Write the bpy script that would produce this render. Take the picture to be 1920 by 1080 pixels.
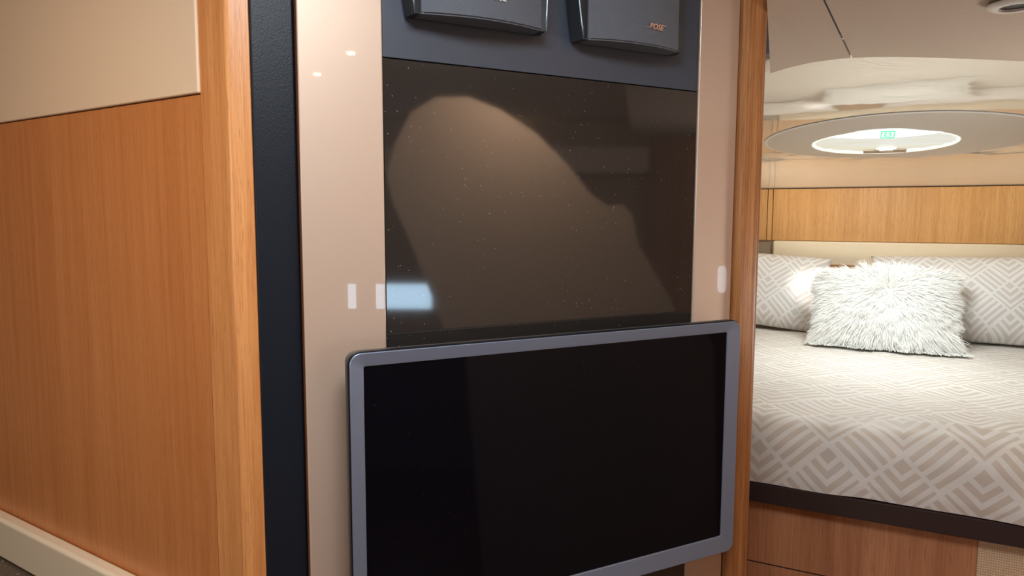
import bpy, bmesh, math, random
import numpy as np
from mathutils import Vector, Matrix
from math import radians as R, sin, cos, pi
random.seed(4); rng = np.random.default_rng(4)
for o in list(bpy.data.objects): bpy.data.objects.remove(o)
S = bpy.context.scene; COL = S.collection

# ------------------------------------------------------------------ camera
cam_d = bpy.data.cameras.new('camera'); cam = bpy.data.objects.new('camera', cam_d); COL.objects.link(cam)
cam_d.sensor_width = 36.0; cam_d.lens = 1330/1920*36.0; cam_d.clip_start = 0.02
PITCH, ROLL = R(5.6684), R(0.1924)
cam.matrix_world = Matrix.Translation((0, 0, 1.42)) @ Matrix.Rotation(pi/2-PITCH, 4, 'X') @ Matrix.Rotation(ROLL, 4, 'Z')
S.camera = cam
# ------------------------------------------------------------------ world, lights, exposure
S.view_settings.view_transform = 'Standard'; S.view_settings.look = 'None'
S.view_settings.exposure = 0.0; S.view_settings.gamma = 1.0; S.view_settings.use_curve_mapping = False
W = bpy.data.worlds.new('world'); S.world = W; W.use_nodes = True
W.node_tree.nodes['Background'].inputs[0].default_value = (0.55, 0.7, 1, 1); W.node_tree.nodes['Background'].inputs[1].default_value = 0.6
# frames of reference: media bulkhead, left wall, cabin back wall (origin, angle); local +Y runs away from the camera
FO, FA = Vector((-0.21566, 0.86328, 0)), R(27.381)
LO, LA = Vector((-0.3256, 0.83, 0)), R(-32.53)
BO, BA = Vector((1.0443, 3.0, 0)), R(-26.811)
def W3(O, A, p):
    v = Matrix.Rotation(A, 3, 'Z') @ Vector(p); return v + O
def Fw(x, y, z): return W3(FO, FA, (x, y, z))
def Lw(x, y, z): return W3(LO, LA, (x, y, z))
def Bw(x, y, z): return W3(BO, BA, (x, y, z))
def light(name, typ, loc, to, energy, color, size=.3, size_y=None, spot=None, blend=.5):
    l = bpy.data.lights.new(name, typ); o = bpy.data.objects.new(name, l); COL.objects.link(o)
    l.energy = energy; l.color = color; o.location = loc
    o.rotation_euler = (Vector(to)-Vector(loc)).to_track_quat('-Z', 'Y').to_euler()
    if typ == 'AREA':
        l.size = size
        if size_y: l.shape = 'RECTANGLE'; l.size_y = size_y
    else: l.shadow_soft_size = size
    if spot: l.spot_size = R(spot); l.spot_blend = blend
    return o
# daylight through the saloon skylight, above and to the left of the camera
light('skylight_daylight', 'AREA', (0.02, 0.28, 1.935), (0.0, 0.38, 1.0), 13.5, (0.86, 0.93, 1.0), 0.42, 0.42)
light('side_window_daylight', 'AREA', (-1.75, -0.9, 1.55), (0.3, 0.3, 1.3), 14, (0.88, 0.94, 1.0), 0.9, 0.4)
# warm fill added to light the aft wall, then the warm galley lamp
light('aft_wall_fill', 'AREA', (0.80, 0.45, 1.93), (1.9, -0.7, 1.05), 16, (1.0, 0.84, 0.68), 0.28, 0.28)
light('galley_lamp_light', 'SPOT', (-0.60, 0.30, 1.92), (-0.78, 0.98, 1.05), 12, (1.0, 0.74, 0.48), 0.05, None, 110, 1.0)
# cabin: daylight through the ceiling hatch, reading spot, warm fills added right and left to brighten the ceiling
light('hatch_daylight', 'AREA', Bw(0.44, -0.84, 1.622), Bw(0.44, -0.74, 0.9), 5.0, (0.90, 0.97, 1.0), 0.28, 0.28)
light('reading_spot', 'SPOT', Bw(0.10, -0.75, 1.60), Bw(0.215, -0.30, 1.215), 24, (1.0, 0.98, 0.93), 0.02, None, 17, 1.0)
light('cabin_right_fill', 'SPOT', Bw(1.45, -0.7, 1.35), Bw(0.60, -0.12, 1.58), 18, (1.0, 0.95, 0.84), 0.12, None, 55, 1.0)
light('cabin_corner_fill', 'SPOT', Bw(-0.25, -0.6, 1.30), Bw(0.30, -0.10, 1.58), 13, (1.0, 0.95, 0.84), 0.10, None, 60, 1.0)
light('headliner_fill', 'SPOT', Bw(1.45, -1.35, 1.10), Bw(0.75, -1.75, 1.75), 26, (1.0, 0.95, 0.89), 0.15, None, 95, 1.0)  # added fill for the headliner, standing in for bounce off the bed

# ------------------------------------------------------------------ materials
def srgb(r, g, b):
    f = lambda c: (c/255/12.92) if c/255 <= .04045 else ((c/255+.055)/1.055)**2.4
    return (f(r), f(g), f(b), 1)
class NT:
    def __init__(s, name):
        s.m = bpy.data.materials.new(name); s.m.use_nodes = True; s.t = s.m.node_tree; s.n = s.t.nodes
        s.b = s.n['Principled BSDF']; s.L = s.t.links
    def add(s, typ, **k):
        n = s.n.new(typ)
        for a, v in k.items(): setattr(n, a, v)
        return n
    def set(s, sock, v):
        if isinstance(v, bpy.types.NodeSocket): s.L.new(v, sock)
        else: sock.default_value = v
    def P(s, name, v): s.set(s.b.inputs[name], v)
    def math(s, op, a, b=None, c=None):
        n = s.add('ShaderNodeMath', operation=op)
        for i, v in enumerate((a, b, c)):
            if v is not None: s.set(n.inputs[i], v)
        return n.outputs[0]
    def mix(s, f, a, b):
        n = s.add('ShaderNodeMix', data_type='RGBA'); s.set(n.inputs[0], f); s.set(n.inputs[6], a); s.set(n.inputs[7], b); return n.outputs[2]
    def coord(s, kind='Object', scale=(1, 1, 1)):
        c = s.add('ShaderNodeTexCoord'); m = s.add('ShaderNodeMapping'); s.L.new(c.outputs[kind], m.inputs[0]); m.inputs['Scale'].default_value = scale
        return m.outputs[0]
    def noise(s, vec, scale=1, detail=4, rough=.55, dist=0):
        n = s.add('ShaderNodeTexNoise'); s.L.new(vec, n.inputs['Vector']); n.inputs['Scale'].default_value = scale
        n.inputs['Detail'].default_value = detail; n.inputs['Roughness'].default_value = rough; n.inputs['Distortion'].default_value = dist
        return n.outputs['Fac']
    def ramp(s, fac, stops):
        n = s.add('ShaderNodeValToRGB'); s.L.new(fac, n.inputs[0]); e = n.color_ramp.elements
        while len(e) < len(stops): e.new(.5)
        for el, (p, c) in zip(e, stops): el.position = p; el.color = c if len(c) == 4 else (*c, 1)
        return n.outputs[0]
    def bump(s, h, strength=.3, dist=.001):
        n = s.add('ShaderNodeBump'); s.L.new(h, n.inputs['Height']); n.inputs['Strength'].default_value = strength; n.inputs['Distance'].default_value = dist
        s.L.new(n.outputs[0], s.b.inputs['Normal'])
def plain(name, col, rough=.5, metal=0, coat=0, ior=1.5, bump=None, emit=None, coat_rough=.03):
    t = NT(name); t.P('Base Color', col); t.P('Roughness', rough); t.P('Metallic', metal); t.P('Coat Weight', coat); t.P('IOR', ior); t.P('Coat Roughness', coat_rough)
    if bump: t.bump(t.noise(t.coord(), bump[0], 3), bump[1], bump[2])
    if emit: t.P('Emission Color', emit[0]); t.P('Emission Strength', emit[1])
    return t.m
def wood(name, light_c, dark_c, rough=.38, grain=1.0, band=.5, axis='Z', coat=.0):
    t = NT(name)
    k = {'Z': (1, 1, .02), 'X': (.02, 1, 1)}[axis]
    v = t.coord('Object', k)
    fine = t.noise(v, 420*grain, 3, .6)
    mid = t.noise(v, 70*grain, 4, .6, .4)
    big = t.noise(t.coord('Object', {'Z': (1, 1, .05), 'X': (.05, 1, 1)}[axis]), 9, 3, .5, .6)
    pores = t.noise(t.coord('Object', {'Z': (1, 1, .035), 'X': (.035, 1, 1)}[axis]), 900*grain, 2, .5)
    s = t.math('ADD', t.math('MULTIPLY', fine, .35), t.math('MULTIPLY', mid, .35))
    s = t.math('ADD', s, t.math('MULTIPLY', big, band*.6))
    mx = t.ramp(s, [(.30+.3*band*.6, dark_c), (.48+.5*band*.6, light_c)])
    p = t.math('GREATER_THAN', pores, .63)
    c = t.mix(t.math('MULTIPLY', p, .38), mx, tuple(x*.45 for x in dark_c[:3])+(1,))
    t.P('Base Color', c); t.P('Roughness', rough); t.P('Coat Weight', coat); t.P('Coat Roughness', .15)
    t.bump(fine, .15, .0006)
    return t.m
M = {}
M['wood_wall'] = wood('oak_veneer', srgb(206, 136, 80), srgb(184, 112, 58), .36, 1.3, .5)
M['wood_post'] = wood('oak_solid', srgb(226, 162, 100), srgb(198, 128, 72), .35, 1.1, .3)
M['wood_trim'] = wood('oak_trim', srgb(205, 146, 90), srgb(150, 92, 50), .32, .9, .3)
M['wood_cabin'] = wood('cabin_veneer', srgb(222, 170, 108), srgb(196, 140, 80), .4, .8, .4)
M['wood_base'] = wood('bed_base_veneer', srgb(208, 146, 104), srgb(160, 102, 68), .4, .5, 1.0)
M['cream_soft'] = plain('cream_leatherette', srgb(226, 200, 170), .55, bump=(700, .15, .0006))
M['cream_head'] = plain('headboard_leather', srgb(238, 222, 192), .5, bump=(500, .15, .0008))
def leather():
    t = NT('black_leather'); vo = t.add('ShaderNodeTexVoronoi'); t.L.new(t.coord('Object', (1, 1, .6)), vo.inputs['Vector']); vo.inputs['Scale'].default_value = 640
    n = t.noise(t.coord(), 220, 3); h = t.math('ADD', vo.outputs['Distance'], t.math('MULTIPLY', n, .9))
    t.P('Base Color', (.009, .012, .018, 1)); t.P('Roughness', .40); t.P('Specular IOR Level', .28); t.bump(h, .18, .0006); return t.m
M['leather'] = leather()
def lacquer():
    t = NT('champagne_lacquer'); n = t.noise(t.coord(), 1800, 2)
    t.P('Base Color', t.mix(n, srgb(202, 176, 155), srgb(219, 193, 172))); t.P('Roughness', .45); t.P('Metallic', .38)
    t.P('Coat Weight', 1.0); t.P('Coat Roughness', .015); t.P('Coat IOR', 1.5); return t.m
M['lacquer'] = lacquer()
M['edge'] = plain('panel_edge', srgb(120, 78, 55), .5)  # brown puts the shade on the cream panel's side into its colour
M['matte_black'] = plain('dark_matte_panel', (.050, .060, .082, 1), .40, bump=(1500, .08, .0004))
def glass(name, base, dust, coat_ior, speck=.055):
    t = NT(name); vo = t.add('ShaderNodeTexVoronoi'); t.L.new(t.coord(), vo.inputs['Vector']); vo.inputs['Scale'].default_value = 120
    vo.inputs['Randomness'].default_value = 1
    dens = t.noise(t.coord(), 7, 3)
    thr = t.math('MULTIPLY', t.math('GREATER_THAN', dens, .5), dust)
    sp = t.math('LESS_THAN', vo.outputs['Distance'], t.math('ADD', thr, speck))
    film = t.noise(t.coord(), 5, 5, .6)
    t.P('Base Color', t.mix(sp, t.mix(film, base, tuple(b*1.35 for b in base[:3])+(1,)), (.20, .19, .18, 1)))
    t.P('Roughness', .05); t.P('Coat Weight', 0); t.P('IOR', coat_ior); return t.m
M['glass_dark'] = glass('smoked_glass', (.022, .0185, .016, 1), .03, 1.8)
M['screen'] = glass('screen_glass', (.0022, .0024, .0042, 1), .0, 1.33, .034)
def brushed():
    t = NT('blue_grey_metallic'); n = t.noise(t.coord(), 2500, 2)
    t.P('Base Color', t.mix(n, (.24, .28, .38, 1), (.29, .34, .45, 1))); t.P('Metallic', .55); t.P('Roughness', .36); return t.m
M['bezel'] = brushed()
M['shell'] = plain('tv_shell', (.10, .095, .10, 1), .4, .3, bump=(1500, .3, .0005))
M['black'] = plain('black_plastic', (.006, .006, .007, 1), .4)
def grille():
    t = NT('speaker_grille'); v = t.noise(t.coord('Object', (1, 1, 1.6)), 520, 3, .6)
    t.P('Base Color', t.mix(v, (.075, .085, .105, 1), (.125, .135, .155, 1))); t.P('Roughness', .55); t.bump(v, .9, .0012); return t.m
M['grille'] = grille()
M['spk_body'] = plain('speaker_body', (.02, .022, .026, 1), .45)
M['spk_silver'] = plain('speaker_trim', (.35, .45, .52, 1), .3, .7)
M['copper'] = plain('copper_print', srgb(214, 168, 146), .35, .3)
M['silver_print'] = plain('silver_print', srgb(225, 225, 225), .3, .3)
def counter():
    t = NT('speckled_stone'); v = t.add('ShaderNodeTexVoronoi'); t.L.new(t.coord('Object', (.6, 1, 1)), v.inputs['Vector']); v.inputs['Scale'].default_value = 190
    sp = t.math('LESS_THAN', v.outputs['Distance'], .17)
    r = t.math('GREATER_THAN', t.noise(t.coord(), 120, 2), .5)
    t.P('Base Color', t.mix(t.math('MULTIPLY', sp, r), (.075, .052, .038, 1), (.62, .56, .50, 1))); t.P('Roughness', .2); return t.m
M['counter'] = counter()
M['upstand'] = plain('upstand_lacquer', srgb(236, 220, 192), .16, 0, .5)
def gloss_ceiling():
    t = NT('gloss_ceiling'); t.P('Base Color', srgb(240, 231, 214)); t.P('Metallic', .26); t.P('Roughness', .03); t.P('IOR', 2.0)
    t.bump(t.noise(t.coord('Object', (1, 1.5, 1)), 5.5, 2, .4), .35, .006); return t.m
M['gloss'] = gloss_ceiling()
M['headliner'] = plain('headliner_fabric', srgb(206, 190, 174), .85, bump=(60, .25, .004))
M['ring'] = plain('hatch_surround', srgb(205, 196, 184), .45, bump=(900, .2, .0005))
M['aft_wood'] = wood('aft_joinery', srgb(190, 160, 132), srgb(160, 130, 104), .5, .6, .3)
M['hatch_white'] = plain('hatch_glow_rim', (.3, .3, .3, 1), .4, emit=((.93, 1, .95, 1), .8))  # rim is no lamp; hatch daylight on it is put into emission
def blind():
    t = NT('hatch_blind'); v = t.noise(t.coord('Object', (1.2, 14, 1)), 3, 2)
    c = t.ramp(v, [(.3, (.90, .80, .52, 1)), (.62, (.95, 1, .98, 1))])
    t.P('Base Color', (.2, .2, .18, 1)); t.P('Roughness', .5); t.P('Emission Color', c); t.P('Emission Strength', .66); return t.m
M['blind'] = blind()
M['pane'] = plain('hatch_pane', (.2, .2, .2, 1), .3, emit=((.97, 1, 1, 1), 1.3))
M['green'] = plain('green_label', (.12, .75, .42, 1), .4, emit=((.12, .85, .45, 1), .75))  # label is no lamp; its lit look is put into emission
M['white_plastic'] = plain('white_plastic', (.8, .8, .77, 1), .3)
M['rim_dark'] = plain('bed_rim', srgb(52, 34, 30), .6, bump=(900, .2, .0005))
def weave():
    t = NT('woven_fabric'); w = t.add('ShaderNodeTexWave'); t.L.new(t.coord(), w.inputs[0]); w.inputs['Scale'].default_value = 60; w.bands_direction = 'Z'
    w2 = t.add('ShaderNodeTexWave'); t.L.new(t.coord(), w2.inputs[0]); w2.inputs['Scale'].default_value = 75; w2.bands_direction = 'X'
    h = t.math('MULTIPLY', w.outputs['Fac'], w2.outputs['Fac'])
    t.P('Base Color', t.mix(h, srgb(214, 176, 138), srgb(250, 228, 196))); t.P('Roughness', .85); t.bump(h, .5, .002); return t.m
M['weave'] = weave()
def cover(name, light_c, dark_c, cell=.098):
    # diagonal basket weave: two cells of striped bars and two of nested corners, at 45 degrees
    t = NT(name); uv = t.add('ShaderNodeUVMap'); sp = t.add('ShaderNodeSeparateXYZ')
    wob = t.add('ShaderNodeTexNoise'); t.L.new(uv.outputs[0], wob.inputs['Vector']); wob.inputs['Scale'].default_value = 6
    t.L.new(uv.outputs[0], sp.inputs[0]); k = .70711/cell
    w_ = t.math('MULTIPLY', t.math('SUBTRACT', wob.outputs['Fac'], .5), .10)
    a = t.math('ADD', t.math('MULTIPLY', t.math('ADD', sp.outputs[0], sp.outputs[1]), k), w_)
    b = t.math('ADD', t.math('MULTIPLY', t.math('SUBTRACT', sp.outputs[1], sp.outputs[0]), k), w_)
    fa, fb = t.math('FRACT', a), t.math('FRACT', b)
    ia = t.math('MODULO', t.math('ADD', t.math('FLOOR', a), 1000), 2); ib = t.math('MODULO', t.math('ADD', t.math('FLOOR', b), 1000), 2)
    same = t.math('COMPARE', ia, ib, .1)
    # same: nested corner ; else stripes along a or b by ia
    corner = t.math('MAXIMUM', fa, fb)
    stripe = t.math('ADD', t.math('MULTIPLY', fa, ia), t.math('MULTIPLY', fb, t.math('SUBTRACT', 1, ia)))
    c_out = t.math('GREATER_THAN', t.math('FRACT', t.math('MULTIPLY', t.math('SUBTRACT', corner, .30), 4.2)), .45)
    c_in = t.math('LESS_THAN', corner, .30)
    c_bar = t.math('ADD', c_in, t.math('MULTIPLY', c_out, t.math('SUBTRACT', 1, c_in)))
    s_bar = t.math('GREATER_THAN', t.math('FRACT', t.math('MULTIPLY', stripe, 4.45)), .46)
    bar = t.math('ADD', t.math('MULTIPLY', c_bar, same), t.math('MULTIPLY', s_bar, t.math('SUBTRACT', 1, same)))
    # thin light border between cells
    ed = t.math('MINIMUM', t.math('MINIMUM', fa, fb), t.math('SUBTRACT', 1, t.math('MAXIMUM', fa, fb)))
    bar = t.math('MULTIPLY', bar, t.math('GREATER_THAN', ed, .045))
    t.P('Base Color', t.mix(bar, light_c, dark_c)); t.P('Roughness', t.math('SUBTRACT', .68, t.math('MULTIPLY', bar, .12)))
    t.P('Sheen Weight', .15)
    t.bump(t.math('SUBTRACT', 1, bar), .35, .0012); return t.m
M['cover'] = cover('bedcover_fabric', srgb(240, 237, 230), srgb(218, 208, 195))
M['pillow'] = cover('pillow_fabric', srgb(238, 236, 232), srgb(216, 209, 203), .078)
M['fur'] = plain('white_fleece', srgb(252, 251, 245), .7)
M['fur'].node_tree.nodes['Principled BSDF'].inputs['Subsurface Weight'].default_value = 0
M['wall'] = plain('painted_wall', srgb(200, 178, 150), .7)
M['saloon_ceiling'] = plain('saloon_ceiling', srgb(225, 212, 195), .7)
M['floor'] = wood('floor_teak', srgb(170, 112, 66), srgb(130, 80, 44), .35, .6, .5, 'X')
M['alcove'] = plain('alcove_lining', srgb(178, 158, 132), .6)
M['chrome'] = plain('brushed_steel', (.5, .5, .5, 1), .3, .9)
M['window'] = plain('window_daylight', (.4, .6, .8, 1), .3, emit=((.55, .78, 1, 1), 9))
M['portlight'] = plain('portlight_daylight', (.4, .6, .8, 1), .3, emit=((.7, .85, 1, 1), 5))
M['lamp'] = plain('lamp_glow', (1, .8, .5, 1), .3, emit=((1, .72, .38, 1), 30))

# ------------------------------------------------------------------ builders
def tag(o, label=None, cat=None, group=None, kind=None):
    if label: o['label'] = label
    if cat: o['category'] = cat
    if group: o['group'] = group
    if kind: o['kind'] = kind
    return o
def thing(name, label, cat, O, A, loc=(0, 0, 0), group=None):
    o = bpy.data.objects.new(name, None); COL.objects.link(o); o.empty_display_size = .05
    o.location = W3(O, A, loc); o.rotation_euler = (0, 0, A)
    return tag(o, label, cat, group)
def obj(name, bm, mat, parent=None, smooth=False, O=None, A=0, loc=(0, 0, 0), kind=None, autos=None):
    if isinstance(bm, bpy.types.Mesh): me = bm
    else:
        me = bpy.data.meshes.new(name); bm.normal_update(); bm.to_mesh(me); bm.free()
    for m in (mat if isinstance(mat, (list, tuple)) else [mat]): me.materials.append(m)
    o = bpy.data.objects.new(name, me); COL.objects.link(o)
    if parent: o.parent = parent; o.location = loc
    elif O is not None: o.location = W3(O, A, loc); o.rotation_euler = (0, 0, A)
    else: o.location = loc
    if smooth:
        for p in me.polygons: p.use_smooth = True
    if autos:
        me.set_sharp_from_angle(angle=R(autos))
        w = o.modifiers.new('wn', 'WEIGHTED_NORMAL'); w.keep_sharp = True; w.weight = 100
    if kind: o['kind'] = kind
    return o
def box(x0, x1, y0, y1, z0, z1, bev=0, seg=3, bm=None):
    new = bm is None; b = bmesh.new()
    bmesh.ops.create_cube(b, size=1)
    for v in b.verts: v.co = Vector(((x0+x1)/2+v.co.x*(x1-x0), (y0+y1)/2+v.co.y*(y1-y0), (z0+z1)/2+v.co.z*(z1-z0)))
    if bev: bmesh.ops.bevel(b, geom=b.edges[:], offset=bev, segments=seg, affect='EDGES', profile=.5)
    if new: return b
    me = bpy.data.meshes.new('t'); b.to_mesh(me); b.free(); bm.from_mesh(me); bpy.data.meshes.remove(me); return bm
def prism(poly, z0, z1, bm=None, bev=0, seg=4, vert_edges=None):
    bm = bm or bmesh.new()
    lo = [bm.verts.new((x, y, z0)) for x, y in poly]; hi = [bm.verts.new((x, y, z1)) for x, y in poly]
    n = len(poly); bm.faces.new(lo[::-1]); bm.faces.new(hi)
    for i in range(n): bm.faces.new((lo[i], lo[(i+1) % n], hi[(i+1) % n], hi[i]))
    bmesh.ops.recalc_face_normals(bm, faces=bm.faces[:])
    if bev:
        es = [e for e in bm.edges if abs(e.verts[0].co.z-e.verts[1].co.z) > .001 and (vert_edges is None or any((e.verts[0].co.xy-Vector(poly[i])).length < 1e-5 for i in vert_edges))]
        bmesh.ops.bevel(bm, geom=es, offset=bev, segments=seg, affect='EDGES', profile=.5)
    return bm
def loops(rings, cap0=True, cap1=True, closed=True):
    bm = bmesh.new(); vs = [[bm.verts.new(p) for p in r] for r in rings]; n = len(vs[0])
    for a, b in zip(vs, vs[1:]):
        for i in range(n if closed else n-1):
            j = (i+1) % n; bm.faces.new((a[i], a[j], b[j], b[i]))
    if cap0: bm.faces.new(vs[0][::-1])
    if cap1: bm.faces.new(vs[-1])
    bmesh.ops.recalc_face_normals(bm, faces=bm.faces[:]); return bm
def rrect(x0, x1, z0, z1, r, y, n=8):
    pts = []
    for cx, cz, a0 in ((x1-r, z1-r, 0), (x0+r, z1-r, 90), (x0+r, z0+r, 180), (x1-r, z0+r, 270)):
        for i in range(n+1):
            a = R(a0+90*i/n); pts.append((cx+r*cos(a), y, cz+r*sin(a)))
    return pts
def grid(nu, nv, fn, uvfn=None):
    us = np.linspace(0, 1, nu); vs = np.linspace(0, 1, nv)
    verts = [fn(u, v) for v in vs for u in us]
    faces = [(j*nu+i, j*nu+i+1, (j+1)*nu+i+1, (j+1)*nu+i) for j in range(nv-1) for i in range(nu-1)]
    me = bpy.data.meshes.new('grid'); me.from_pydata(verts, [], faces); me.update()
    if uvfn:
        uvl = me.uv_layers.new(name='UVMap'); co = [uvfn(u, v) for v in vs for u in us]
        for l in me.loops: uvl.data[l.index].uv = co[l.vertex_index]
    return me
from mathutils import noise as mn
def nz(x, y, z=0): return mn.noise(Vector((x, y, z)))
def tube(pts, r, n=8):
    bm = bmesh.new(); rings = []
    for i, p in enumerate(pts):
        p = Vector(p); d = (Vector(pts[min(i+1, len(pts)-1)])-Vector(pts[max(i-1, 0)])).normalized()
        a = d.orthogonal().normalized(); b = d.cross(a); rr = r[i] if isinstance(r, (list, tuple)) else r
        rings.append([p+a*cos(2*pi*k/n)*rr+b*sin(2*pi*k/n)*rr for k in range(n)])
    # keep rings aligned
    bm.free(); return loops(rings)
CEIL = 1.95
# ------------------------------------------------------------------ structure: saloon
def pslab(name, poly, z0, z1, mat): return obj(name, prism(poly, z0, z1), mat, kind='structure')
floor_poly = [(-2.2, -2.6), (2.0, -2.9), (3.3, -.2), (3.2, 4.3), (.2, 4.3), (-2.2, 2.2)]
pslab('floor', floor_poly, -.05, 0, M['floor'])
P0 = Fw(.69, .09, 0)
sal = [(-1.55, 1.72), (-2.05, .9), (-1.9, -2.2), (1.15, -2.65), (2.95, -.10), (2.05, .95)]
pslab('ceiling', [(-1.6, 1.8), (-2.15, .9), (-2.0, -2.3), (1.15, -2.8), (3.05, -.10), (2.1, 1.0), (1.2, .45), (.34, .95), (.43, 1.25), (-.2, .97)], CEIL, CEIL+.05, M['saloon_ceiling'])
def wall(name, a, b, z0, z1, mat, t=.05):
    a, b = Vector(a), Vector(b); d = (b-a).normalized(); n = Vector((-d.y, d.x))*t   # thickness to the left of a->b
    return pslab(name, [tuple(a), tuple(b), tuple(b+n), tuple(a+n)], z0, z1, mat)
obj('wall_left', box(-1.5, -.055, .014, .06, 0, CEIL), M['wall'], O=LO, A=LA, kind='structure')
wall('wall_port', (-1.95, -2.2), (-1.55, 1.62), 0, CEIL, M['wall'])
wall('wall_rear', (1.2, -2.6), (-1.95, -2.25), 0, CEIL, M['wall'])
wall('wall_starboard', (2.03, .95), (2.90, -.17), 0, CEIL, M['wood_base'])
# rear wall seen in the reflections: brown joinery below, cream soffit above
RO, RA = Vector((2.47, -.77, 0)), math.atan2(.817, .577)   # local +X along wall, local -Y is outside? (+Y towards the room)
obj('wall_aft', box(-2.4, .77, -.06, 0, 0, CEIL), M['aft_wood'], O=RO, A=RA, kind='structure')
obj('trim_1', box(-2.2, .74, .0, .16, 1.66, 1.80, .01), M['saloon_ceiling'], O=RO, A=RA, kind='structure')
pslab('ceiling_2', [(.45, 1.3), (-.2, 1.0), (-.3, 1.4), (.75, 3.4), (2.7, 2.4), (2.1, 1.0), (1.2, .45), (.34, .95)], 1.955, 2.0, M['saloon_ceiling'])
# bulkhead behind the media panel
obj('wall_front', box(-.088, .71, .036, .10, 0, CEIL), M['matte_black'], O=FO, A=FA, kind='structure')
# ------------------------------------------------------------------ left wall: veneer, upholstery, post, upstand, counter
obj('lower_panel', box(-1.33, -.0526, 0, .0135, .90, 1.5637), M['wood_wall'], O=LO, A=LA)
tag(bpy.data.objects['lower_panel'], 'large warm oak veneer panel below the cream panel, above the counter upstand', 'wall panel')
up = obj('upholstered_panel', box(-1.33, -.0520, -.003, .0135, 1.5652, CEIL-.002, .0022, 3), M['cream_soft'], O=LO, A=LA, smooth=True, autos=40)
tag(up, 'cream leatherette padded panel above the oak veneer at upper left', 'wall panel')
post = [(-.3256, .83), (-.3037, .8395), (-.3037, .860), (-.355, .885), (-.3691, .8577)]
postm = prism([(x, y) for x, y in post], 0, CEIL-.002, None, .004, 4, [0])
po = obj('wooden_post', postm, M['wood_post'], smooth=True, autos=35)
tag(po, 'pale solid oak corner post between the oak veneer and the black leather strip', 'post')
ust = obj('counter_upstand', box(-1.33, -.005, -.0235, -.001, .8465, .9167, .006, 4), M['upstand'], O=LO, A=LA, smooth=True, autos=40)
tag(ust, 'glossy cream upstand strip along the back of the speckled counter', 'upstand')
ct = thing('galley_counter', 'dark brown counter top with light speckles at lower left, below cream upstand', 'counter', LO, LA, (-.8, -.2, 0))
obj('worktop', box(-.34, .76, -.22, .198, .805, .8460, .004, 2), M['counter'], ct)
obj('cabinet_body', box(-.33, .74, -.17, .198, 0, .8045), M['wood_wall'], ct)

# ------------------------------------------------------------------ media bulkhead
ls = obj('leather_strip', box(-.0880, -.0385, .018, .036, 0, CEIL-.002, .003, 3), M['leather'], O=FO, A=FA, smooth=True, autos=40)
tag(ls, 'vertical black grained leather strip between oak post and champagne column', 'wall panel')
def column(x0, x1, label):
    t = thing('lacquered_column', label, 'wall panel', FO, FA, ((x0+x1)/2, .0, 0)); h = (x1-x0)/2
    obj('panel_face', box(-h, h, 0, .006, .001, CEIL-.003, .0022, 3), M['lacquer'], t, smooth=True, autos=40)
    obj('panel_edge', box(-h+.0012, h-.0012, .0062, .0355, .001, CEIL-.003), M['edge'], t)
column(-.0385, .0635, 'wide glossy champagne lacquered column left of the dark glass panel')
column(.5685, .6490, 'narrower glossy champagne lacquered column between dark glass and wooden door trim')
mp = obj('speaker_panel', box(.0645, .5675, .003, .0355, 1.6165, CEIL-.003, .0008, 2), M['matte_black'], O=FO, A=FA, smooth=True, autos=40)
tag(mp, 'matte blue-black panel at the top carrying the two speakers', 'wall panel')
gp = obj('glass_panel', box(.0645, .5675, .003, .0355, .35, 1.6150, .0006, 2), M['glass_dark'], O=FO, A=FA, smooth=True, autos=40)
tag(gp, 'dusty smoked dark glass panel above and behind the television', 'glass panel')
# door post
tr = obj('door_trim', prism([(.6515, -.002), (.657, -.014), (.703, -.014), (.703, .10), (.6515, .10)], 0, CEIL-.002, None, .017, 8, [2]), M['wood_trim'], O=FO, A=FA, smooth=True, autos=35)
tag(tr, 'rounded oak door trim post at the edge of the cabin doorway', 'post')

# television
TX0, TX1, TZ0, TZ1 = 0.0, .6125, .8905, 1.2615
tv = thing('television', 'flat television with blue-grey metallic bezel and black screen mounted low on the bulkhead', 'television', FO, FA, (.306, -.06, .8905))
ox, oz = .306, .8905
def rr(x0, x1, z0, z1, r, y): return [(p[0]-ox, p[1], p[2]-oz) for p in rrect(x0, x1, z0, z1, r, y)]
I = (.0172, .5885, .9175, 1.2450)
rings = [rr(TX0, TX1, TZ0, TZ1, .014, .0030), rr(TX0, TX1, TZ0, TZ1, .014, .0006), rr(TX0+.0007, TX1-.0007, TZ0+.0007, TZ1-.0007, .0134, 0),
         rr(I[0]-.0012, I[1]+.0012, I[2]-.0012, I[3]+.0012, .0035, .0030), rr(I[0], I[1], I[2], I[3], .0025, .0036), rr(I[0], I[1], I[2], I[3], .0025, .0055)]
bz = loops(rings, False, False)
obj('bezel', bz, M['bezel'], tv, smooth=True, autos=18)
obj('screen', loops([rr(I[0]-.002, I[1]+.002, I[2]-.002, I[3]+.002, .0025, .0065), rr(I[0]-.002, I[1]+.002, I[2]-.002, I[3]+.002, .0025, .0048)]), M['screen'], tv)
obj('gasket', loops([rr(TX0-.0018, TX1+.0018, TZ0-.0018, TZ1+.0018, .0155, .0075), rr(TX0-.0014, TX1+.0014, TZ0-.0014, TZ1+.0014, .0152, .0032), rr(TX0+.004, TX1-.004, TZ0+.004, TZ1-.004, .0125, .0044)], True, False), M['black'], tv)
e = -.0012
obj('back_shell', loops([rr(TX0+e, TX1-e, TZ0+e, TZ1-e, .013, .0077), rr(TX0+e, TX1-e, TZ0+e, TZ1-e, .013, .017), rr(TX0+.006, TX1-.006, TZ0+.006, TZ1-.006, .013, .023), rr(TX0+.02, TX1-.02, TZ0+.02, TZ1-.02, .013, .027)]), M['shell'], tv, smooth=True, autos=35)
obj('wall_bracket', box(-.06, .06, .0272, .0625, .12, .24, .003), M['black'], tv)

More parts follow.
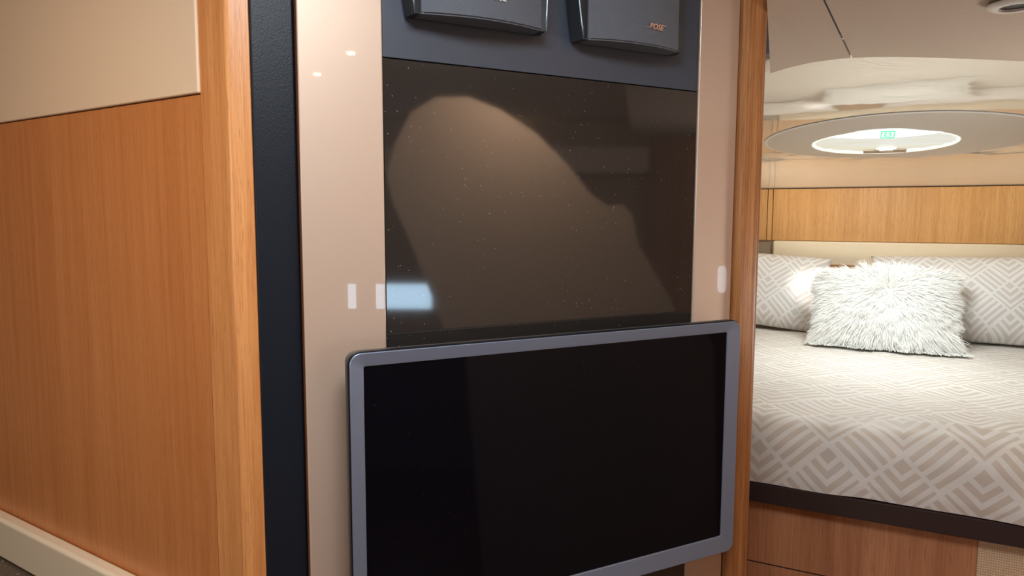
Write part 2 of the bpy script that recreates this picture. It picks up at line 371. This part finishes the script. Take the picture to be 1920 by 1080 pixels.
# speakers on the top panel
def speaker(x0, x1, z0, label, logo_mat, lx, lz, tilt=0, right_strip=True):
    t = thing('wall_speaker', label, 'speaker', FO, FA, ((x0+x1)/2, .003, z0), 'speakers on the dark top panel'); h = (x1-x0)/2; H = .17
    def plan(inset=0, y_off=0, n=16, hh=None, depth=.014, yb=-.030):
        hh = hh or h; pts = []
        for i in range(n+1):
            s = -1+2*i/n; pts.append((s*(hh-inset), yb-depth*(1-s*s)+y_off))
        return pts
    # grille: bulged front, arc in plan
    fr = plan(.004); back = [(h-.004, -.006), (-h+.004, -.006)]
    g = prism(fr+back, 0, H, None)
    bmesh.ops.bevel(g, geom=[e_ for e_ in g.edges if abs(e_.verts[0].co.z) < 1e-5 and abs(e_.verts[1].co.z) < 1e-5 and min(e_.verts[0].co.y, e_.verts[1].co.y) < -.029 and max(e_.verts[0].co.y, e_.verts[1].co.y) < -.02], offset=.0022, segments=3, affect='EDGES')
    obj('grille', g, M['grille'], t, smooth=True, autos=40)
    # side cheeks: dark shells that flare upward, edged with a bright strip
    for s in (-1, 1):
        fl = .016 if s < 0 else .004
        rings = []
        for k in range(9):
            z = H*k/8; f = fl*(1-(1-k/8)**2)
            xa, xb = s*(h-.004), s*(h+.0035+f)
            rings.append([(xa, -.027, z), (xb, -.029, z), (xb+s*.004, -.004, z), (xa, -.001, z)])
        obj('side_cheek', loops(rings), M['spk_body'], t, smooth=True, autos=40)
        if s > 0 and not right_strip: continue
        pts = [(s*(h+.0032+fl*(1-(1-k/8)**2)), -.0300, H*k/8) for k in range(9)]
        if s < 0: pts = [(s*(h-.007), -.0305, .0008)]+pts
        obj('edge_strip', tube(pts, .0014, 6), M['spk_silver'], t, smooth=True)
    obj('mount_plate', box(-h+.02, h-.02, -.007, 0, .02, H-.02), M['spk_body'], t)
    cu = bpy.data.curves.new('logo', 'FONT'); cu.body = 'BOSE'; cu.size = .0108; cu.extrude = .0003; cu.shear = .35; cu.align_x = 'CENTER'; cu.space_character = 1.02; cu.offset = .0003
    tmp = bpy.data.objects.new('tmp', cu); COL.objects.link(tmp); dg = bpy.context.evaluated_depsgraph_get()
    me = bpy.data.meshes.new_from_object(tmp.evaluated_get(dg)); bpy.data.objects.remove(tmp); bpy.data.curves.remove(cu)
    me.transform(Matrix.Rotation(pi/2, 4, 'X'))
    sx = lx-(x0+x1)/2; s_ = sx/h
    lo = obj('logo', me, logo_mat, t, loc=(sx, -.030-.014*(1-s_*s_)-.0012, lz-z0))
    lo.rotation_euler = (0, math.atan(0)+tilt, math.atan(2*.014*s_/h)); me.transform(Matrix.Scale(1.0, 4))
    # horizontal bars through the italic lettering
    for b_ in ((-.0195, -.0125, .0004, .0012), (.0140, .0195, .0063, .0071)):
        l2 = obj('logo_bar', box(b_[0], b_[1], -.0001, .0003, b_[2], b_[3]), logo_mat, t, loc=lo.location); l2.rotation_euler = lo.rotation_euler
    return t
speaker(.100, .275, 1.6655, 'left textured black wall speaker, silver logo cut by the top of the picture', M['silver_print'], .199, 1.6905, R(0))
speaker(.341, .506, 1.6625, 'right black wall speaker with small copper logo, nearer the door trim', M['copper'], .450, 1.6855, R(0), False)

# ------------------------------------------------------------------ cabin shell
T = np.linspace(0, 2.4, 2401); ANG = np.radians(np.interp(T, [0, .12, .28, .45, .9, 1.22, 1.5, 2.4], [19, 18, 8, 2.5, 3, 5.5, 23, 23]))
ZP = 1.541+np.concatenate([[0], np.cumsum(np.tan(ANG[:-1])*.001)])
def prof(t): return float(np.interp(t, T, ZP))
EDGE = [(-.9, 1.40), (-.3, 1.44), (0, 1.455), (.191, 1.471), (.239, 1.489), (.282, 1.500), (.343, 1.506), (.412, 1.501), (.469, 1.491), (.562, 1.471), (.671, 1.443), (.9, 1.41), (1.3, 1.37), (1.7, 1.35)]
def edge(u): return float(np.interp(u, [p[0] for p in EDGE], [p[1] for p in EDGE]))
HZ = 1.738
def fceil(u, v): 
    x = -.55+2.2*u; t = (edge(x)+.05)*v; return (x, -t, prof(t))
gm = grid(90, 90, fceil); gc = obj('ceiling_gloss', gm, M['gloss'], O=BO, A=BA, smooth=True, kind='structure')
gc.name = 'ceiling_1'
so = gc.modifiers.new('s', 'SOLIDIFY'); so.thickness = .01; so.offset = -1
# headliner in two fabric panels with a narrow open seam; their far edge overlaps the glossy ceiling
def seam(t): return .3646+(t-1.5424)*(.3377-.3646)/(1.9503-1.5424)
def Lb(p): return Matrix.Rotation(-BA, 3, 'Z') @ (Vector((p[0], p[1], 0))-BO)
def headpanel(side):
    bm = bmesh.new(); rows = []; N = 60; K = 8
    for i in range(N+1):
        f = i/N
        if side < 0: e0 = -.6+(.3646+.6)*f
        else: e0 = .3646+(1.6-.3646)*f
        col = []
        for k in range(K+1):
            w = k/K; t = edge(e0)+(2.6-edge(e0))*w
            x = e0
            if side < 0: x = -.6+(seam(t)-.0022+.6)*f
            else: x = seam(t)+.0022+(1.6-seam(t)-.0022)*f
            col.append(bm.verts.new((x, -t, prof(edge(e0))-.0035+.010*w)))
        rows.append(col)
    for a, b in zip(rows, rows[1:]):
        for k in range(K): bm.faces.new((a[k], b[k], b[k+1], a[k+1]))
    bmesh.ops.recalc_face_normals(bm, faces=bm.faces[:])
    def cut(p, q):
        a, b = Lb(p), Lb(q); d = b-a; n = Vector((-d.y, d.x, 0)).normalized()
        bmesh.ops.bisect_plane(bm, geom=bm.verts[:]+bm.edges[:]+bm.faces[:], plane_co=(a.x, a.y, 0), plane_no=n, clear_outer=True)
    if side < 0: cut((.312, .92), (.449, 1.285))
    a, b = Lb((.34, .96)), Lb((1.9, .25)); d = b-a; n = Vector((-d.y, d.x, 0)).normalized()
    bmesh.ops.bisect_plane(bm, geom=bm.verts[:]+bm.edges[:]+bm.faces[:], plane_co=(a.x, a.y, 0), plane_no=n, clear_inner=True)
    return bm
for i, sd in enumerate((-1, 1)):
    o = obj('headliner_panel', headpanel(sd), M['headliner'], O=BO, A=BA)
    so = o.modifiers.new('s', 'SOLIDIFY'); so.thickness = .004; so.offset = 0
    tag(o, ['pale fabric ceiling panel left of the seam, next to the oak door trim', 'pale fabric ceiling panel right of the seam, carrying the downlight'][i], 'ceiling panel')
# downlight
dl = thing('ceiling_downlight', 'small white ceiling downlight cut by the top right corner of the picture', 'light', BO, BA, (.592, -1.868, prof(edge(.592))-.005))
def ringmesh(r0, r1, z0, z1, n=32):
    rg = []
    for r, z in ((r0, z1), (r0, z0), (r1-.006, z0), (r1, z0+.004), (r1, z1)): rg.append([(r*cos(2*pi*k/n), r*sin(2*pi*k/n), z) for k in range(n)])
    return loops(rg, False, False)
obj('rim', ringmesh(.022, .036, -.006, 0), M['white_plastic'], dl, smooth=True, autos=40)
obj('lens', loops([[(.022*cos(a*pi/12), .022*sin(a*pi/12), z) for a in range(24)] for z in (-.002, 0)]), M['black'], dl)

# cabin back wall
obj('wall_back', box(-.5, 1.62, .03, .08, 0, 1.60), M['wall'], O=BO, A=BA, kind='structure')
wall('wall_right', (2.47+.05, 2.33), (1.93, .98), 0, 1.95, M['wall'])
wl = [Bw(-.34, .03, 0).xy, Bw(-.34, -1.88, 0).xy]
wall('wall_cabin_left', wl[1], wl[0], 0, 1.95, M['cream_soft'])
lk = thing('overhead_locker', 'row of oak lockers along the cabin back wall under the glossy ceiling', 'cabinet', BO, BA, (.5, 0, 1.33))
obj('door', box(-.449, 1.08, -.012, .0295, .0, .2105, .0008, 1), M['wood_cabin'], lk)
obj('filler_strip', box(-.470, -.4515, -.012, .0295, .0, .2105, .0006, 1), M['wood_cabin'], lk)
obj('door', box(-.83, -.4725, -.012, .0295, .0, .2105, .0008, 1), M['wood_cabin'], lk)
hb = obj('headboard', box(.056, 1.56, -.022, .0295, 1.232, 1.3285, .008, 4), M['cream_head'], O=BO, A=BA, smooth=True, autos=45)
tag(hb, 'long cream leather padded headboard behind the pillows', 'headboard')
sill = obj('headboard_ledge', box(.056, 1.56, -.030, .0295, .96, 1.231, .002, 2), M['wood_cabin'], O=BO, A=BA)
tag(sill, 'thin oak ledge just below the cream headboard, behind pillows', 'ledge')
obj('trim_2', box(-.33, .054, .012, .0295, .96, 1.3295), M['alcove'], O=BO, A=BA, kind='structure')
rl = thing('reading_lamp', 'grey round wall reading lamp in the alcove beside the oak door trim', 'light', BO, BA, (-.028, -.02, 1.285))
obj('lamp_head', loops([[(r*cos(a*pi/10), y, r*sin(a*pi/10)*1.25) for a in range(20)] for y, r in ((-.03, .012), (-.026, .020), (-.010, .023), (0, .016))]), M['chrome'], rl, smooth=True)
obj('stem', tube([(0, 0, 0), (0, .015, 0), (0, .0315, 0)], .006), M['chrome'], rl)

# hatch
def disc_pts(cx, cy, rx, ry, dz, n=96, bump=0):
    out = []
    for k in range(n):
        a = 2*pi*k/n; x = cx+rx*cos(a); t = cy+ry*sin(a)
        if bump and sin(a) > 0: t += bump*math.exp(-((x-(cx-.005))/.075)**4)
        out.append((x, -t, prof(t)+dz))
    return out
ht = thing('ceiling_hatch', 'lit oval ceiling hatch with pale surround, blind and green label over the bed', 'hatch', BO, BA, (0, 0, 0))
HX, HY = .4385, .757
obj('surround', loops([disc_pts(.478, .775, .365, .400, 0), disc_pts(.478, .775, .365, .400, -.001), disc_pts(.478, .775, .358, .393, -.0026), disc_pts(HX, HY, .196, .235, -.0068, bump=.026), disc_pts(HX, HY, .193, .231, -.002, bump=.026)], False, False), M['ring'], ht, smooth=True, autos=30)
obj('surround_lip', loops([disc_pts(.478, .775, .3685, .4035, -.001), disc_pts(.478, .775, .3670, .4020, -.0022), disc_pts(.478, .775, .3615, .3965, -.0032), disc_pts(.478, .775, .3585, .3935, -.0026)], False, False), M['white_plastic'], ht)
obj('glow_rim', loops([disc_pts(HX, HY, .193, .231, -.0035, bump=.026), disc_pts(HX, HY, .193, .231, -.0075, bump=.026), disc_pts(HX, HY+.020, .184, .192, -.0075), disc_pts(HX, HY+.020, .184, .192, -.0035)], False, False), M['hatch_white'], ht, smooth=True, autos=30)
bl = []
for k in range(41):
    tt = HY+.020+.190*(-1+2*k/40); row = []
    hw = .186*math.sqrt(max(0, 1-((tt-HY-.020)/.194)**2))+.002
    for j in range(41):
        x = HX-hw+2*hw*j/40; row.append((x, -tt, prof(tt)-.0052+.0012*sin(k*1.35+x*9)))
    bl.append(row)
bmb = bmesh.new(); vv = [[bmb.verts.new(p) for p in r] for r in bl]
for a, b in zip(vv, vv[1:]):
    for j in range(40): bmb.faces.new((a[j], a[j+1], b[j+1], b[j]))
obj('blind', bmb, M['blind'], ht, smooth=True)
# bright uncovered glass at the near side of the blind
pn = [(HX+x, -(HY+.145+t*1.1)) for x, t in [(-.135, .025), (-.10, .050), (-.075, .066), (-.06, .090), (.05, .090), (.066, .072), (.10, .052), (.14, .022), (.06, -.02), (0, -.032), (-.07, -.02)]]
bmp = bmesh.new(); v0 = [bmp.verts.new((x, y, prof(-y)-.0085)) for x, y in pn]; v1 = [bmp.verts.new((x, y, prof(-y)-.0070)) for x, y in pn]
bmp.faces.new(v0); bmp.faces.new(v1[::-1])
for i in range(len(pn)): bmp.faces.new((v0[i], v0[(i+1) % len(pn)], v1[(i+1) % len(pn)], v1[i]))
bmesh.ops.recalc_face_normals(bmp, faces=bmp.faces[:]); obj('pane', bmp, M['pane'], ht)
lb = bmesh.new()
def tilt_box(x0, x1, t0, t1, dz0=-.0100, dz1=-.0088):
    b = box(x0, x1, -t1, -t0, 0, 1, 0, 1)
    for v in b.verts: v.co.z = prof(-v.co.y)+(dz0 if v.co.z < .5 else dz1)
    me = bpy.data.meshes.new('t'); b.to_mesh(me); b.free(); lb.from_mesh(me); bpy.data.meshes.remove(me)
gx0, gx1, gt0, gt1 = .430, .465, .872, .992; w1 = .0035; w2 = .016
for b_ in [(gx0, gx1, gt0, gt0+w2), (gx0, gx1, gt1-w2, gt1), (gx0, gx0+w1, gt0+w2, gt1-w2), (gx1-w1, gx1, gt0+w2, gt1-w2)]: tilt_box(*b_)
tilt_box(.4385, .4420, .903, .960); tilt_box(.442, .452, .903, .916); tilt_box(.442, .446, .946, .960); tilt_box(.449, .456, .940, .960); tilt_box(.4525, .456, .903, .940)
tag(obj('label_sticker', lb, M['green'], ht), 'green square label')
lb = bmesh.new(); tilt_box(.430, .468, .640, .668, -.015, -.006); tilt_box(.422, .476, .646, .662, -.012, -.006)
obj('latch', lb, M['white_plastic'], ht)
lb = bmesh.new(); tilt_box(.385, .505, .560, .625, -.0095, -.0055)
obj('latch_plate', lb, M['alcove'], ht)

# ------------------------------------------------------------------ bed
bed = thing('bed', 'wide island bed with diagonal weave cover on a brown wooden base', 'bed', BO, BA, (.7, -.8, 0))
bx, by = .7, -.8
obj('base', box(-.28-bx, .642-bx, -1.560+.06-by, -.035-by, 0, .7885, .001, 1), M['wood_base'], bed)
bpy.data.objects['base'].name = 'base_panel'
obj('base_groove', box(-.278-bx, .64-bx, -1.5012-by, -1.499-by, .6335, .6355), M['rim_dark'], bed)
obj('fabric_panel', box(.6425-bx, 1.55-bx, -1.500-by, -.035-by, 0, .7885, .001, 1), M['weave'], bed)
rim = box(-.30-bx, 1.57-bx, -1.536-by, -.033-by, .789, .8335, .003, 2)
obj('rim', rim, M['rim_dark'], bed, smooth=True, autos=40)
MZ, MT, RR = .985, 1.535, .062
def path(s):   # s: distance along from the back; returns y, z, blend to side
    L0 = MT-RR-.04
    if s < L0: return -.04-s, MZ, 0
    a = (s-L0)/RR
    if a < pi/2: return -(MT-RR)-RR*sin(a), MZ-RR*(1-cos(a)), a/(pi/2)
    d = s-L0-RR*pi/2
    return -MT, MZ-RR-d, 1
SL = (MT-RR-.04)+RR*pi/2+(MZ-RR-.836)
def fcov(u, v):
    x = -.30+1.87*u; s = SL*v; y, z, k = path(s)
    # soft puckers of the cover
    h = .006*nz(x*5, s*5, 1)+.003*nz(x*14, s*12, 3)
    fold = .010*(nz(x*7+s*3, s*2.5, 7))*max(0, min(1, (s-1.0)/.35))
    diag = .012*max(0, nz((x-s*.8)*8, (x+s)*1.6, 5))*max(0, min(1, (s-1.2)/.15))+.010*max(0, 1-abs(s-1.40-.05*nz(x*3, 1, 1)-.10*(x-.4))/.022)*max(0, min(1, (x-.30)/.25))
    h += fold+diag
    if k == 0: z += h
    else:
        a = k*pi/2; z += h*cos(a); y -= h*sin(a)+.002
    if v > .985: y += .004*(v-.985)/.015; z += .0035*nz(x*8, 0, 2)
    # left corner turns away behind the trim
    e_ = max(0, (.02-x))
    return (x-bx, y+e_*0-by, z)
cm = grid(300, 200, fcov, lambda u, v: (-.30+1.87*u+.055, SL*v+.012))
cv = obj('bedcover', cm, M['cover'], bed, smooth=True)
obj('mattress', box(-.29-bx, 1.56-bx, -1.525-by, -.045-by, .8365, .965, .03, 4), plain('mattress_ticking', srgb(225, 222, 215), .8), bed, smooth=True)

# ------------------------------------------------------------------ pillows
def pillow_mesh(w, h, th, seed, n=48, pinch=.07, uv0=(0, 0)):
    verts, uvs, faces = [], [], []
    for side in (1, -1):
        for j in range(n+1):
            for i in range(n+1):
                s, t = -1+2*i/n, -1+2*j/n
                ex = 1-pinch*(1-t*t)*abs(s)**3*0-pinch*(1-(abs(t))**2)*.9; ey = 1-pinch*(1-abs(s)**2)*.9
                x = s*w/2*(1-pinch*(1-t*t)*.8); y = t*h/2*(1-pinch*(1-s*s)*.8)
                p = max(0, (1-abs(s)**2.6)*(1-abs(t)**2.6))**.48
                z = side*th/2*p
                wr = .006*nz(x*9+seed, y*9, side)*p+.003*nz(x*25+seed, y*22, side*3)*p
                rad = .006*sin(14*math.atan2(t, s)+seed)*(abs(s*t))**1.2*p
                z += side*(wr+rad)
                verts.append((x, z, y)); uvs.append((x+uv0[0], -y+uv0[1]))
    N = (n+1)**2
    for side in (0, 1):
        for j in range(n):
            for i in range(n):
                a = side*N+j*(n+1)+i; q = (a, a+1, a+n+2, a+n+1)
                faces.append(q if side else q[::-1])
    me = bpy.data.meshes.new('pillow'); me.from_pydata(verts, [], faces); me.update()
    ul = me.uv_layers.new(name='UVMap')
    for l in me.loops: ul.data[l.index].uv = uvs[l.vertex_index]
    bm = bmesh.new(); bm.from_mesh(me); bmesh.ops.remove_doubles(bm, verts=bm.verts[:], dist=1e-5); bmesh.ops.recalc_face_normals(bm, faces=bm.faces[:]); bm.to_mesh(me); bm.free()
    return me
def pillow(x, y, z, w, h, th, lean, label, seed, roll=0, yaw=0, uv0=(0, 0)):
    me = pillow_mesh(w, h, th, seed, uv0=uv0)
    o = obj('bed_pillow', me, M['pillow'], smooth=True)
    o.matrix_world = Matrix.Translation(BO) @ Matrix.Rotation(BA, 4, 'Z') @ Matrix.Translation((x, y, z)) @ Matrix.Rotation(yaw, 4, 'Z') @ Matrix.Rotation(-lean, 4, 'X') @ Matrix.Rotation(roll, 4, 'Y')
    return tag(o, label, 'pillow', None)
pillow(-.02, -.170, 1.142, .60, .31, .19, R(26), 'patterned white pillow at the left, beside the oak door trim', 1.3, R(4), uv0=(.02, .03))
pillow(.735, -.19, 1.137, .62, .33, .20, R(28), 'patterned white and grey pillow at the right, beside the fluffy cushion', 5.1, R(-1), uv0=(.0, .035))

# fluffy cushion: body and fleece strands that radiate from one whorl
fc = thing('fluffy_cushion', 'fluffy white long-haired fleece cushion in front of the two patterned pillows', 'cushion', BO, BA, (.468, -.415, 1.118))
LEAN = R(34); LM = Matrix.Rotation(-LEAN, 3, 'X')
CW, CH, CT = .40, .27, .13
def cush(s, t):
    x = s*CW/2*(1-.05*(1-t*t)); y = t*CH/2*(1-.05*(1-s*s)); p = max(0, (1-abs(s)**2.6)*(1-abs(t)**2.6))**.5
    return x, y, p
me = pillow_mesh(CW*.94, CH*.92, CT*.95, 2.2, 32, .05)
me.transform(LM.to_4x4()); obj('cushion_body', me, M['fur'], fc, smooth=True)
NS = 34000; SEG = 5; V = []; F = []
wh = (.11, .22)
for i in range(NS):
    s, t = random.uniform(-1, 1), random.uniform(-1, 1); front = random.random() < .88
    if random.random() < .25:
        if random.random() < .5: s = math.copysign(1-random.random()**2*.15, s)
        else: t = math.copysign(1-random.random()**2*.15, t)
    x, y, p = cush(s, t); sd = -1 if front else 1
    base = Vector((x, sd*CT/2*p*.97, y))
    d2 = Vector((s*CW/2-wh[0]*CW/2, 0, t*CH/2-wh[1]*CH/2)); dist = d2.length+1e-4; d2 /= dist
    cl = .7*nz(x*45, y*45, 2); cl2 = .7*nz(x*45+20, y*45, 5)
    L_ = random.uniform(.028, .050)*(1+.35*cl)
    out = .75*math.exp(-dist*16)+.32
    dirv = (d2+Vector((cl*.9, sd*out, cl2*.9))+Vector([random.gauss(0, .16) for _ in range(3)])).normalized()
    if t > .9: L_ *= .55
    if t < -.55 and front:      # long skirt of fleece that spills onto the cover
        k_ = min(1, (-.55-t)/.4); L_ *= 1+.55*k_*(1+.4*s); dirv = (dirv+Vector((.5*s*k_, -.25*k_, -.3*k_))).normalized()
    wdt = random.uniform(.0008, .0015)
    side = dirv.cross(Vector((0, sd, 0))).normalized()
    if side.length < .1: side = Vector((1, 0, 0))
    cur = base.copy(); d = dirv.copy(); b0 = len(V); ph = random.uniform(0, 6.28)
    for k in range(SEG+1):
        ww = wdt*(1-.8*(k/SEG)**2); wv = side*(.0022*sin(ph+k*1.5))*(k/SEG)
        a_ = LM @ (cur-side*ww+wv); b_ = LM @ (cur+side*ww+wv)
        V.append(a_); V.append(b_)
        d = (d+Vector((0, -sd*.10, -.10))).normalized(); cur = cur+d*(L_/SEG)
    for k in range(SEG): F.append((b0+2*k, b0+2*k+1, b0+2*k+3, b0+2*k+2))
zmin = .990-1.118
V = [(v[0], v[1]-(max(0, zmin+.004-v[2]))*.8, max(v[2], zmin+random.uniform(0, .006))) for v in V]
fm = bpy.data.meshes.new('fleece'); fm.from_pydata(V, [], F); fm.update()
obj('fleece', fm, M['fur'], fc, smooth=True, kind='stuff')

# ------------------------------------------------------------------ saloon behind the camera (seen in the reflections)
obj('window_1', box(-.767, -.452, .017, .026, .905, 1.045, .004), M['window'], O=RO, A=RA, kind='structure')
obj('window_2', box(-.925, -.880, .017, .026, .905, 1.045, .004), M['window'], O=RO, A=RA, kind='structure')
WO, WA = Vector((2.03, .95, 0)), math.atan2(-1.12, .87)   # starboard wall
cap = [(.625+.028*cos(a)+0, 1.142+.028*sin(a)+(.034 if sin(a) > 0 else -.034)) for a in [2*pi*(k+.5)/20 for k in range(20)]]
bmw = loops([[(x, y, z) for x, z in cap] for y in (-.012, -.002)]); obj('window_3', bmw, M['portlight'], O=WO, A=WA, kind='structure')
al = thing('aft_locker', 'dim brown locker front, seen only mirrored in the smoked glass', 'cabinet', RO, RA, (-.7, 0, .3))
for x0, x1 in [(-2.1, -.145), (-.135, .440), (.450, .70)]:
    if x1 < 0: 
        obj('door', box(x0+.7, x1+.7, .001, .016, .85, 1.32, .002), M['aft_wood'], al); obj('door', box(x0+.7, x1+.7, .001, .016, .0, .84, .002), M['aft_wood'], al)
    else: obj('door', box(x0+.7, x1+.7, .001, .016, 0, 1.35, .002), M['aft_wood'], al)
wlp = thing('wall_lamp', 'small warm lamp glowing in the smoked glass reflection', 'light', RO, RA, (.02, .0, 1.83))
obj('lamp_glass', loops([[(.022*cos(a*pi/8), y, .007*sin(a*pi/8)) for a in range(16)] for y in (.001, .02)]), M['lamp'], wlp)
for p in ((.826, -.249), (.988, -.611)):
    c = thing('saloon_downlight', 'tiny warm saloon ceiling lamp mirrored '+('higher and further right' if p[0] < .9 else 'lower and further left')+' in the champagne column', 'light', Vector((p[0], p[1], CEIL-.001)), 0, (0, 0, 0), 'saloon ceiling lamps')
    obj('lamp_glass', loops([[(.013*cos(a*pi/8), .013*sin(a*pi/8), z) for a in range(16)] for z in (-.006, 0)]), M['lamp'], c)

arch_px = [(728, 330), (745, 270), (775, 215), (820, 188), (880, 187), (940, 210), (1005, 252), (1060, 305), (1110, 365), (1140, 385), (1168, 382), (1188, 405), (1198, 455), (1228, 505), (1262, 560), (1295, 640), (1330, 1260), (890, 1260), (845, 650), (800, 530), (765, 440), (738, 380)]
# made-up seat added beside camera for reflection; outline in metres on its own plane
arch = [((x-960)/1330*2.2, max(.02, 1.42-(y-408)/1330*2.2)) for x, y in arch_px]
bs = bmesh.new(); va = [bs.verts.new((x, 0, z)) for x, z in arch]; fa_ = bs.faces.new(va)
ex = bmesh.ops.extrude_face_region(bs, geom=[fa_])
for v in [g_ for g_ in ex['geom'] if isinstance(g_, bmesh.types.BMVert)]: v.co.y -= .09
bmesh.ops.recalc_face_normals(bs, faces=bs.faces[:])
st = obj('added_arch', bs, plain('arch_tan', srgb(176, 150, 128), .6), O=Vector((1.0, .268, 0)), A=RA)
tag(st, 'tall tan made-up seat mirrored faintly in the smoked glass', 'arch')
